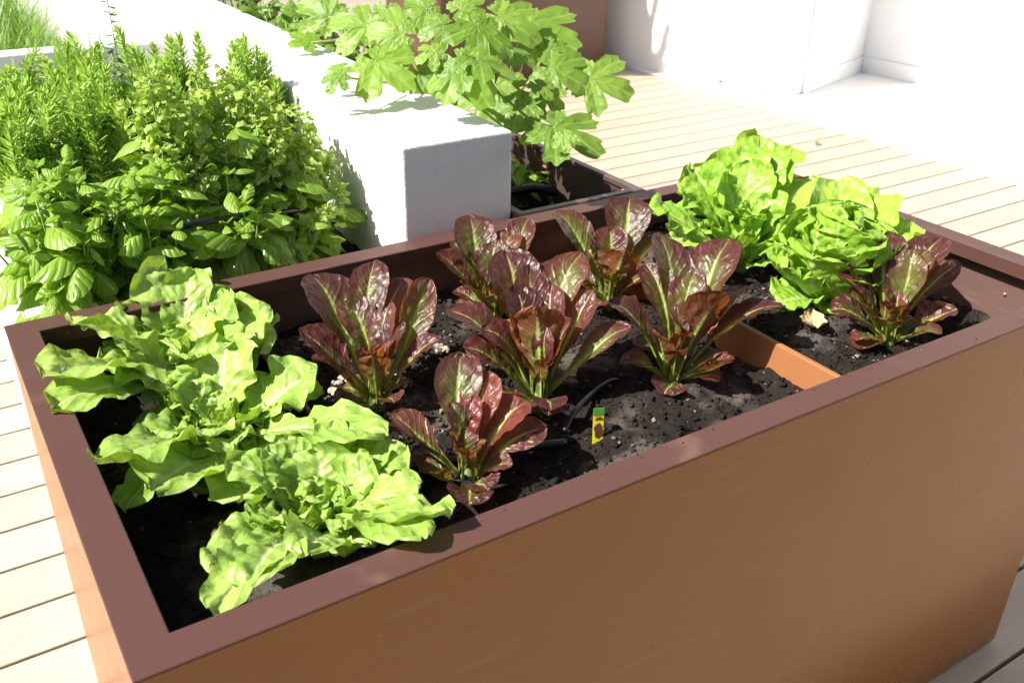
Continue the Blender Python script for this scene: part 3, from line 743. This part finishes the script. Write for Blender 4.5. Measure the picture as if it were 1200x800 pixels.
# tall brown planter by the building, its shrub above the picture
p3 = thing('planter_box', 'tall plain brown planter standing against the white building', 'planter', (2.9, 4.75, 0))
m = MB(); rr = .05; n = 6; X1, Y1 = 1.345, .8; ringp = []
for cx, cy, a0 in ((X1 - rr, Y1 - rr, 0), (rr, Y1 - rr, 90), (rr, rr, 180), (X1 - rr, rr, 270)):
    for k in range(n + 1):
        a = radians(a0 + 90 * k / n); ringp.append((cx + rr * cos(a), cy + rr * sin(a)))
nn = len(ringp)
def inset(p, k): return (X1 / 2 + (p[0] - X1 / 2) * k, Y1 / 2 + (p[1] - Y1 / 2) * k)
lv = []
for z, k in ((.0, .985), (.012, 1), (1.05, 1), (1.06, .995), (1.06, .93), (.95, .93)):
    lv.append([m.vert((*inset(p, k), z)) for p in ringp])
for a, b in zip(lv, lv[1:]):
    for j in range(nn): m.face(a[j], a[(j + 1) % nn], b[(j + 1) % nn], b[j])
m.face(*lv[-1])
m.build('body', M['box2'], p3, True)

# ------------------------------------------------------------------ foliage builders
def blade(mb, b, d, n, Ln, Wd, nu=5, nv=4, dome=.0, bend=.0, rnd=.5, prof=None, crink=0.0, seed=0.0):
    """small leaf: base b, direction d, face normal n; dome<0 cups downward, bend droops the tip"""
    d = d.normalized(); s = d.cross(n).normalized(); n = s.cross(d)
    pts = []; uvs = []
    for i in range(nu + 1):
        u = i / nu
        hw = Wd * .5 * (prof(u) if prof else (sin(pi * min(1, u * .93 + .05)) ** .8))
        c = b + d * (Ln * (u - .15 * abs(bend) * u * u)) + n * (-bend * Ln * u * u)
        row = []; ru = []
        for j in range(nv + 1):
            v = -1 + 2 * j / nv
            h = dome * hw * v * v * 1.2
            if crink: h += crink * Wd * N3(u * 4 + seed, v * 2 + seed, seed)
            row.append(c + s * (hw * v) + n * h); ru.append((u, v * .5 + .5))
        pts.append(row); uvs.append(ru)
    mb.grid(pts, uvs, 0, rnd)

def basil_prof(u):
    return interp([(0, .10), (.06, .24), (.18, .74), (.36, 1.0), (.58, .97), (.78, .70), (.92, .32), (1, .03)], u)

def rvec(rg): return Vector((rg.gauss(0, 1), rg.gauss(0, 1), rg.gauss(0, 1))).normalized()

def basil(loc, stems, hgt, spread, rg, label, leafL=(.048, .096), group=None):
    h = thing('basil_plant', label, 'basil', loc, group); lf = MB(); st = MB()
    for si in range(stems):
        a = rg.uniform(0, 2 * pi); q = spread * math.sqrt(rg.random()); tz = hgt * rg.uniform(.72, 1.05) * (1 - .3 * (q / spread) ** 2)
        top = Vector((cos(a) * q, sin(a) * q, tz)); b = top * .25; b.z = 0
        path = [b.lerp(top, k / 6) + Vector((0, 0, 0)) + (top - b).cross(UP) * (.06 * sin(k)) for k in range(7)]
        st.tube(path, [.0032 - .0003 * k for k in range(7)], 6)
        nn = int(tz / .027); rot = rg.uniform(0, 6)
        for k in range(nn):
            f = (k + 1) / nn
            if f < .25 and rg.random() < .5: continue
            p = b.lerp(top, f)
            for sgn in (0, 1):
                w = rot + k * pi / 2 + sgn * pi + rg.gauss(0, .25)
                el = -.42 + .75 * f ** 3 + rg.gauss(0, .28)
                dd = Vector((cos(w) * cos(el), sin(w) * cos(el), sin(el)))
                nr = (UP * cos(el) - Vector((cos(w), sin(w), 0)) * sin(el) + rvec(rg) * .22).normalized()
                Ln = rg.uniform(*leafL) * (1.05 - .55 * sm(.75, 1.0, f))
                blade(lf, p + dd * .010, dd, nr, Ln, Ln * rg.uniform(.54, .68), 9, 6, -.75 + rg.uniform(-.15, .35), rg.uniform(.15, .60), rg.random(), basil_prof, .07, rg.uniform(0, 50))
                if rg.random() < .75:
                    w2 = w + rg.uniform(-.6, .6); d2 = Vector((cos(w2) * .7, sin(w2) * .7, .7))
                    blade(lf, p + d2 * .006, d2, UP - d2 * .5, Ln * .5, Ln * .28, 6, 4, -.3, .2, rg.random(), basil_prof, .05, rg.uniform(0, 50))
        for k in range(4):
            w = rot + k * pi / 2; dd = Vector((cos(w) * .6, sin(w) * .6, .8))
            blade(lf, top, dd, UP * .6 - Vector((cos(w), sin(w), 0)) * .5, .022, .013, 6, 4, -.3, .3, rg.random(), basil_prof)
    lf.build('foliage', M['basil'], h); st.build('stem', M['stem'], h)

def flowering(loc, tops, rg, label, group=None):
    """tall basil gone to flower: crinkled whorls up each stem over broader lower leaves"""
    h = thing('basil_plant', label, 'basil', loc, group); lf = MB(); st = MB(); fl = MB()
    for top in tops:
        top = Vector(top); b = Vector((top.x * .35, top.y * .35, 0))
        mid = b.lerp(top, .5) + Vector((rg.uniform(-.01, .01), rg.uniform(-.01, .01), 0))
        def P(f): return b * (1 - f) ** 2 + mid * (2 * f * (1 - f)) + top * f * f
        st.tube([P(k / 8) for k in range(9)], [.0038 - .0003 * k for k in range(9)], 6)
        Ls = (top - b).length
        n = int(Ls * .42 / .024)
        for k in range(n):                                   # whorls of curly bracts
            f = .62 + .38 * (k + 1) / n; p = P(f); sc = 1.15 - .5 * sm(.8, 1, f)
            for q in range(15):
                w = rg.uniform(0, 2 * pi); el = rg.uniform(-.5, .9); rr_ = rg.uniform(.002, .024) * sc
                dd = Vector((cos(w) * cos(el), sin(w) * cos(el), sin(el)))
                Ln = rg.uniform(.013, .027) * sc
                blade(fl, p + dd * rr_, (dd + rvec(rg) * .4), (UP + dd * .4 + rvec(rg) * .7), Ln, Ln * .85, 5, 4, rg.choice((-.7, .6)), rg.uniform(-.1, .6), rg.random(), basil_prof, .35, rg.uniform(0, 60))
        m_ = int(Ls * .70 / .026); rot = rg.uniform(0, 6)
        for k in range(m_):                                  # broad leaves below
            f = .10 + .70 * k / m_; p = P(f)
            for sgn in (0, 1):
                w = rot + k * 1.6 + sgn * pi + rg.gauss(0, .3); el = rg.uniform(-.35, .35)
                dd = Vector((cos(w) * cos(el), sin(w) * cos(el), sin(el))); Ln = rg.uniform(.050, .100)
                blade(lf, p + dd * .008, dd, UP + rvec(rg) * .3 - dd * el, Ln, Ln * rg.uniform(.58, .72), 9, 6, -.5, rg.uniform(.2, .7), rg.random(), basil_prof, .12, rg.uniform(0, 50))
    lf.build('foliage', M['basil'], h); fl.build('flower_head', M['flower'], h); st.build('stem', M['stem'], h)

def rosemary(loc, tops, rg, label, group=None, side=7):
    h = thing('rosemary_bush', label, 'rosemary', loc, group); nd = MB(); st = MB()
    def sprig(b, top, wood):
        b = Vector(b); top = Vector(top); ln = (top - b).length
        bw = Vector((rg.uniform(-.02, .02), rg.uniform(-.02, .02), 0))
        def P(f): return b.lerp(top, f) + bw * sin(f * pi)
        st.tube([P(k / 6) for k in range(7)], [wood * (1 - .11 * k) for k in range(7)], 5)
        n = int(ln / .0015)
        for k in range(n):
            f = (k + rg.random()) / n
            if f < .12: continue
            p = P(f); ax = (P(min(1, f + .05)) - P(f - .05)).normalized()
            w = k * 2.4 + rg.gauss(0, .3)
            a = ax.orthogonal().normalized(); c = ax.cross(a); rad_ = a * cos(w) + c * sin(w)
            e = rg.uniform(.45, .95) + .45 * sm(.85, 1, f)
            dd = (rad_ * cos(e) + ax * sin(e)).normalized()
            Ln = rg.uniform(.020, .034) * (1 - .45 * sm(.86, 1, f))
            nn_ = (ax * cos(e) - rad_ * sin(e) + rvec(rg) * .3)
            blade(nd, p, dd, nn_, Ln, .0043, 3, 2, -.9, rg.uniform(-.12, .22), sm(.0, 1, f) * .45 + rg.random() * .55, lambda u: interp([(0, .7), (.3, 1), (.8, .8), (1, .15)], u))
    for tp in tops:
        tp = Vector(tp); b = Vector((tp.x * .3, tp.y * .3, 0))
        sprig(b, tp, .0036)
        for k in range(side):
            f = rg.uniform(.18, .62); p = b.lerp(tp, f); a = rg.uniform(0, 2 * pi); q = rg.uniform(.02, .055)
            sprig(p, p + Vector((cos(a) * q, sin(a) * q, rg.uniform(.07, .16))), .002)
    nd.build('needles', M['rosemary'], h); st.build('stem', M['woody'], h)

rg = random.Random(21)
basil((.115, .955, .70), 16, .285, .11, rg, 'glossy basil plant at the far left, hanging over the planter corner', group='basil plants')
basil((.09, .885, .72), 9, .13, .055, rg, 'low basil plant hanging over the outer corner of the white bed', leafL=(.05, .085), group='basil plants')
basil((.255, .965, .70), 15, .265, .10, rg, 'glossy broad leaved basil plant behind the lime lettuce row', group='basil plants')
basil((.40, .965, .70), 13, .225, .09, rg, 'low glossy basil plant below the black hose', group='basil plants')
basil((.14, 1.13, .70), 8, .22, .085, rg, 'glossy basil plant tucked between rosemary and the left basil', group='basil plants')
flowering((.335, 1.04, .70), [(-.025, -.02, .385), (.01, .03, .36), (-.05, .02, .33), (.04, -.03, .34), (-.03, -.06, .27), (.02, -.07, .24)], rg, 'tall flowering basil with curled tops, left of the gap in the herbs', 'flowering basil plants')
flowering((.46, 1.08, .70), [(.0, .0, .37), (-.05, .02, .36), (.05, .01, .325), (.03, -.05, .28), (-.03, -.06, .25)], rg, 'dense flowering basil with pale curly heads in the middle of the bed', 'flowering basil plants')
flowering((.53, 1.05, .70), [(.0, .0, .29), (.04, .05, .275), (.085, .08, .25), (.06, -.01, .235), (.105, .02, .19), (.035, -.05, .20), (-.03, -.04, .26), (.10, -.05, .14), (.05, -.10, .12), (.02, .12, .31)], rg, 'flowering basil spilling against the white wall', 'flowering basil plants')
basil((.475, .955, .70), 8, .19, .06, rg, 'low basil plant in the corner by the white wall', group='basil plants')
# rosemary: bases along the bed, tops measured against the white wall
def T(*l): return list(l)
rosemary((.36, 1.45, .70), T((.0, .0, .395), (-.04, .04, .36), (.03, -.03, .345), (-.07, -.02, .31), (.05, .05, .33)), rg, 'tallest rosemary bush, its pointed tip against the white wall', 'rosemary bushes')
rosemary((.49, 1.5, .70), T((.0, .0, .365), (.045, .02, .36), (-.05, .03, .345), (.02, -.06, .30), (.0, .07, .34)), rg, 'bright rosemary bush behind the flowering basil, middle of the row', 'rosemary bushes')
rosemary((.595, 1.38, .70), T((.0, .0, .37), (.045, .03, .32), (-.04, -.02, .34), (.04, -.05, .29), (.055, .0, .26), (.0, .06, .35)), rg, 'rosemary bush nearest the white wall', 'rosemary bushes')
rosemary((.245, 1.32, .70), T((.0, .0, .34), (-.05, .03, .32), (.05, -.02, .35), (.0, -.07, .30), (-.03, .08, .33), (.03, .05, .36), (-.02, -.03, .31)), rg, 'dense rosemary bush left of the tallest one', 'rosemary bushes')
rosemary((.125, 1.34, .70), T((.0, .0, .31), (-.05, .03, .28), (.05, -.03, .32), (-.02, -.08, .27), (.03, .07, .30), (-.06, -.04, .27), (.01, .03, .33)), rg, 'rosemary bush at the left edge of the bed behind the basil', 'rosemary bushes')
rosemary((.29, 1.68, .70), T((.0, .0, .33), (-.05, .04, .30), (.05, .0, .31), (.0, -.06, .28)), rg, 'yellowish rosemary bush behind the dense one, below the dry sprigs', 'rosemary bushes')
rosemary((.15, 1.62, .70), T((.0, .0, .30), (-.05, .0, .28), (.05, .03, .31), (-.01, -.07, .27), (.03, -.05, .29)), rg, 'rosemary bush before the grey green herb', 'rosemary bushes')

def small_herb(name, loc, stems, hgt, spread, rg, label, cat, mat, size, lean=0.0, nl=26):
    h = thing(name, label, cat, loc); lf = MB(); st = MB()
    for _ in range(stems):
        a = rg.uniform(0, 2 * pi); q = spread * math.sqrt(rg.random())
        top = Vector((cos(a) * q, sin(a) * q, hgt * rg.uniform(.65, 1.0))); b = Vector((top.x * .5, top.y * .5, 0))
        st.tube([b.lerp(top, k / 4) for k in range(5)], .0014, 5)
        for k in range(nl):
            f = rg.uniform(.2, 1); p = b.lerp(top, f); w = rg.uniform(0, 2 * pi); el = rg.uniform(-.2, .7)
            dd = Vector((cos(w) * cos(el), sin(w) * cos(el), sin(el))); Ln = size * rg.uniform(.6, 1.2)
            blade(lf, p, dd, UP + rvec(rg) * .5, Ln, Ln * .6, 4, 2, -.4, .3, rg.random(), basil_prof)
    lf.build('foliage', mat, h); st.build('stem', M['stem'], h)
small_herb('herb_plant', (.26, 2.08, .70), 40, .235, .10, rg, 'grey green small leaved herb before the cross wall', 'herb', M['grey_herb'], .020)
small_herb('herb_plant', (.17, 1.90, .70), 34, .20, .08, rg, 'dull green small leaved herb at the left edge of the bed', 'herb', M['grey_herb'], .020)
small_herb('herb_plant', (.40, 2.0, .70), 16, .30, .07, rg, 'sparse dry herb with beige sprigs rising against the white wall', 'herb', M['grey_herb'], .014, nl=34)
small_herb('herb_plant', (.40, 1.72, .70), 2, .46, .012, rg, 'single tall leafy herb stem reaching the top of the picture', 'herb', M['dark_leaf'], .024, nl=60)

# strappy leaves beyond the cross wall: nobody could count them
mb = MB(); rg = random.Random(9)
for _ in range(3800):
    y = rg.uniform(2.46, 5.7); x = rg.uniform(.15, .40 + .05 * (y - 2.46)); a = rg.uniform(0, 2 * pi)
    b = Vector((x, y, .45)); hgt = rg.uniform(.22, .50); q = rg.uniform(.04, .13)
    dd = Vector((cos(a) * q, sin(a) * q, hgt)); s_ = dd.cross(UP).normalized() * rg.uniform(.003, .006)
    pts = []; uvs = []
    for i in range(7):
        u = i / 6; c = b + Vector((dd.x * u * u * 1.6, dd.y * u * u * 1.6, dd.z * (u * 1.5 - .6 * u * u)))
        w_ = (1 - u) ** .5 * .9 + .06
        pts.append([c - s_ * w_, c, c + s_ * w_]); uvs.append([(u, .2), (u, .5), (u, .8)])
    mb.grid(pts, uvs, 0, rg.random())
tag(mb.build('strappy_leaves', M['grass']), 'mass of pale green strappy leaves beyond the white cross wall', kind='stuff')

# ------------------------------------------------------------------ the large lobed plant
def lobed_leaf(mb, at, tip, rg, nrm=None):
    at = Vector(at); tip = Vector(tip); d = tip - at; Rm = d.length
    d.normalize()
    n = (UP + rvec(rg) * .50 + Vector((-.36, -.40, 0))); n = (n - d * n.dot(d)).normalized(); s = d.cross(n)
    wl = rg.uniform(.50, .56); dpt = rg.uniform(.24, .42)
    lobes = [(0, 1.0, wl), (1.02, rg.uniform(.78, .98), wl), (-1.02, rg.uniform(.78, .98), wl), (2.0, rg.uniform(.5, .62), .60), (-2.0, rg.uniform(.5, .62), .60)]
    def R(th):
        r = .40
        for c, l, w in lobes:
            x = abs(th - c) / w
            r = max(r, l * (1 - .12 * x - .10 * x * x - dpt * sm(.55, 1.02, x)))
        r *= 1 + .10 * (abs((th * 7.3 + wl * 9) % 2 - 1) - .5) + .02 * sin(th * 31)
        return r
    nt, nr = 130, 9; seed = rg.uniform(0, 90); k0 = len(mb.v); rn = rg.random(); drp = rg.uniform(.10, .34)
    c0 = mb.vert(at, (0, .5), 0, rn)
    for i in range(nt):
        th = -2.95 + 5.9 * i / (nt - 1); Rt = R(th)
        near = min(lobes, key=lambda q: abs(th - q[0])); dl = (th - near[0])
        for j in range(1, nr + 1):
            f = j / nr; r_ = Rt * f * Rm
            p = at + (d * cos(th) + s * sin(th)) * r_
            z = -drp * r_ * r_ / Rm + .16 * abs(dl) * r_ - .03 * r_ + .035 * Rm * N3(cos(th) * f * 3 + seed, sin(th) * f * 3, seed) + .012 * Rm * N3(cos(th) * f * 11, sin(th) * f * 11, seed)
            p = p + n * z
            vv = max(-1, min(1, dl / .45)) * .5 + .5
            mb.vert(p, (f * .9, vv), 0, rn)
    for i in range(nt - 1):
        a = k0 + 1 + i * nr; b = a + nr
        mb.face(c0, a, b)
        for j in range(nr - 1): mb.face(a + j, a + j + 1, b + j + 1, b + j)

fg = thing('lobed_leaf_plant', 'large plant with broad lobed leaves arching over the white wall', 'plant', (1.06, 1.35, .69))
O = Vector(fg.location); rg = random.Random(31)
m = MB(); crown = []
for k, (x, y, z) in enumerate(((1.0, 1.25, .98), (1.08, 1.45, 1.05), (1.05, 1.7, 1.02), (.98, 1.42, 1.06), (1.12, 1.15, .93))):
    q = Vector((x, y, z)) - O; crown.append(q)
    m.tube([Vector((0, 0, -.02)) + Vector((.01 * k, .01 * k, 0)), q * .35 + Vector((0, 0, .04)), q * .7 + Vector((0, 0, .03)), q], [.008, .0065, .005, .004], 8)
m.build('stem', M['petiole'], fg)
for f_ in FIG:
    at = Vector(f_[:3]) - O; tp = Vector(f_[3:]) - O; tp = at + (tp - at) * rg.choice((.6, .72, .85, .95, 1.15))
    mb = MB(); lobed_leaf(mb, at, tp, rg); lf = mb.build('leaf', M['fig'], fg)
    b = min(crown, key=lambda c: (c - at).length)
    m = MB(); mid = b.lerp(at, .5) - Vector((0, 0, .02)); m.tube([b, mid, at], [.0042, .0034, .0026], 6); m.build('stalk', M['petiole'], lf)

def oval_plant(loc, n, hgt, spread, size, rg, label, mat):
    h = thing('leafy_plant', label, 'plant', loc); lf = MB(); st = MB()
    for _ in range(n):
        a = rg.uniform(0, 2 * pi); q = spread * math.sqrt(rg.random()); p = Vector((cos(a) * q, sin(a) * q * 1.3, hgt * rg.uniform(.3, 1)))
        dd = Vector((cos(a), sin(a), rg.uniform(-.3, .6))) + rvec(rg) * .5; Ln = size * rg.uniform(.6, 1.1)
        st.tube([Vector((p.x * .2, p.y * .2, 0)), p * .6, p], .0016, 5)
        blade(lf, p, dd, UP + rvec(rg) * .45, Ln, Ln * .62, 8, 6, -.35, rg.uniform(0, .5), rg.random(), basil_prof, .12, rg.uniform(0, 50))
    lf.build('foliage', mat, h); st.build('stem', M['stem'], h)
oval_plant((1.02, 2.3, .69), 130, .32, .115, .085, rg, 'dark oval leaved plant behind the lobed one, right of the white wall', M['dark_leaf'])
oval_plant((1.05, 2.85, .69), 110, .33, .115, .08, rg, 'dark oval leaved plant at the top edge, farthest along the white wall', M['dark_leaf'])
oval_plant((1.02, 1.88, .69), 110, .31, .11, .085, rg, 'dark oval leaved plant half hidden behind the lobed leaves', M['dark_leaf'])
oval_plant((1.165, 1.17, .69), 40, .085, .05, .05, rg, 'small seedling clump on the dark soil under the lobed plant', M['basil'])

# shrub in the tall planter: outside the picture, its feathery shade falls on the building
rosemary((3.15, 5.0, 1.0), [(.0, -.28, .85), (.1, -.34, .62), (.0, -.2, 1.15), (.2, -.30, .5), (-.1, -.25, 1.0), (.3, -.32, .38), (.1, -.1, 1.3), (.25, -.22, .9), (-.1, -.36, .72), (.2, -.12, 1.1)], rg, 'feathery shrub in the tall brown planter by the building', None, 16)

# ------------------------------------------------------------------ light, sky, camera
el = radians(SUN_EL); az = Vector((SUN_AZ[0], SUN_AZ[1], 0)).normalized()
to_sun = Vector((az.x * cos(el), az.y * cos(el), sin(el)))
sl = bpy.data.lights.new('sun', 'SUN'); sl.energy = 5.0; sl.angle = radians(.53); sl.color = (1.0, .955, .89)
so = bpy.data.objects.new('sun', sl); col.objects.link(so); so.rotation_euler = to_sun.to_track_quat('Z', 'Y').to_euler()
w = bpy.data.worlds.new('World'); scene.world = w; w.use_nodes = True
nt = w.node_tree; bg = nt.nodes['Background']
sky = nt.nodes.new('ShaderNodeTexSky'); sky.sky_type = 'NISHITA'; sky.sun_disc = False
sky.sun_elevation = el; sky.sun_rotation = math.atan2(az.x, az.y)
sky.dust_density = 3.0; sky.ozone_density = .3; sky.air_density = .8
nt.links.new(sky.outputs[0], bg.inputs['Color']); bg.inputs['Strength'].default_value = .058

cd = bpy.data.cameras.new('camera'); co = bpy.data.objects.new('camera', cd); col.objects.link(co)
(cx, cy, cz), (r_, u_, b_), lens = CAM
Mx = Matrix(((r_[0], u_[0], b_[0], cx), (r_[1], u_[1], b_[1], cy), (r_[2], u_[2], b_[2], cz), (0, 0, 0, 1)))
co.matrix_world = Mx
cd.sensor_fit = 'HORIZONTAL'; cd.sensor_width = 36; cd.lens = lens; cd.clip_start = .02; cd.clip_end = 2000
cd.dof.use_dof = True; cd.dof.focus_distance = 1.42; cd.dof.aperture_fstop = 9.0
scene.camera = co

vs = scene.view_settings
vs.view_transform = 'Standard'; vs.look = 'None'; vs.gamma = 1.0; vs.exposure = 1.05
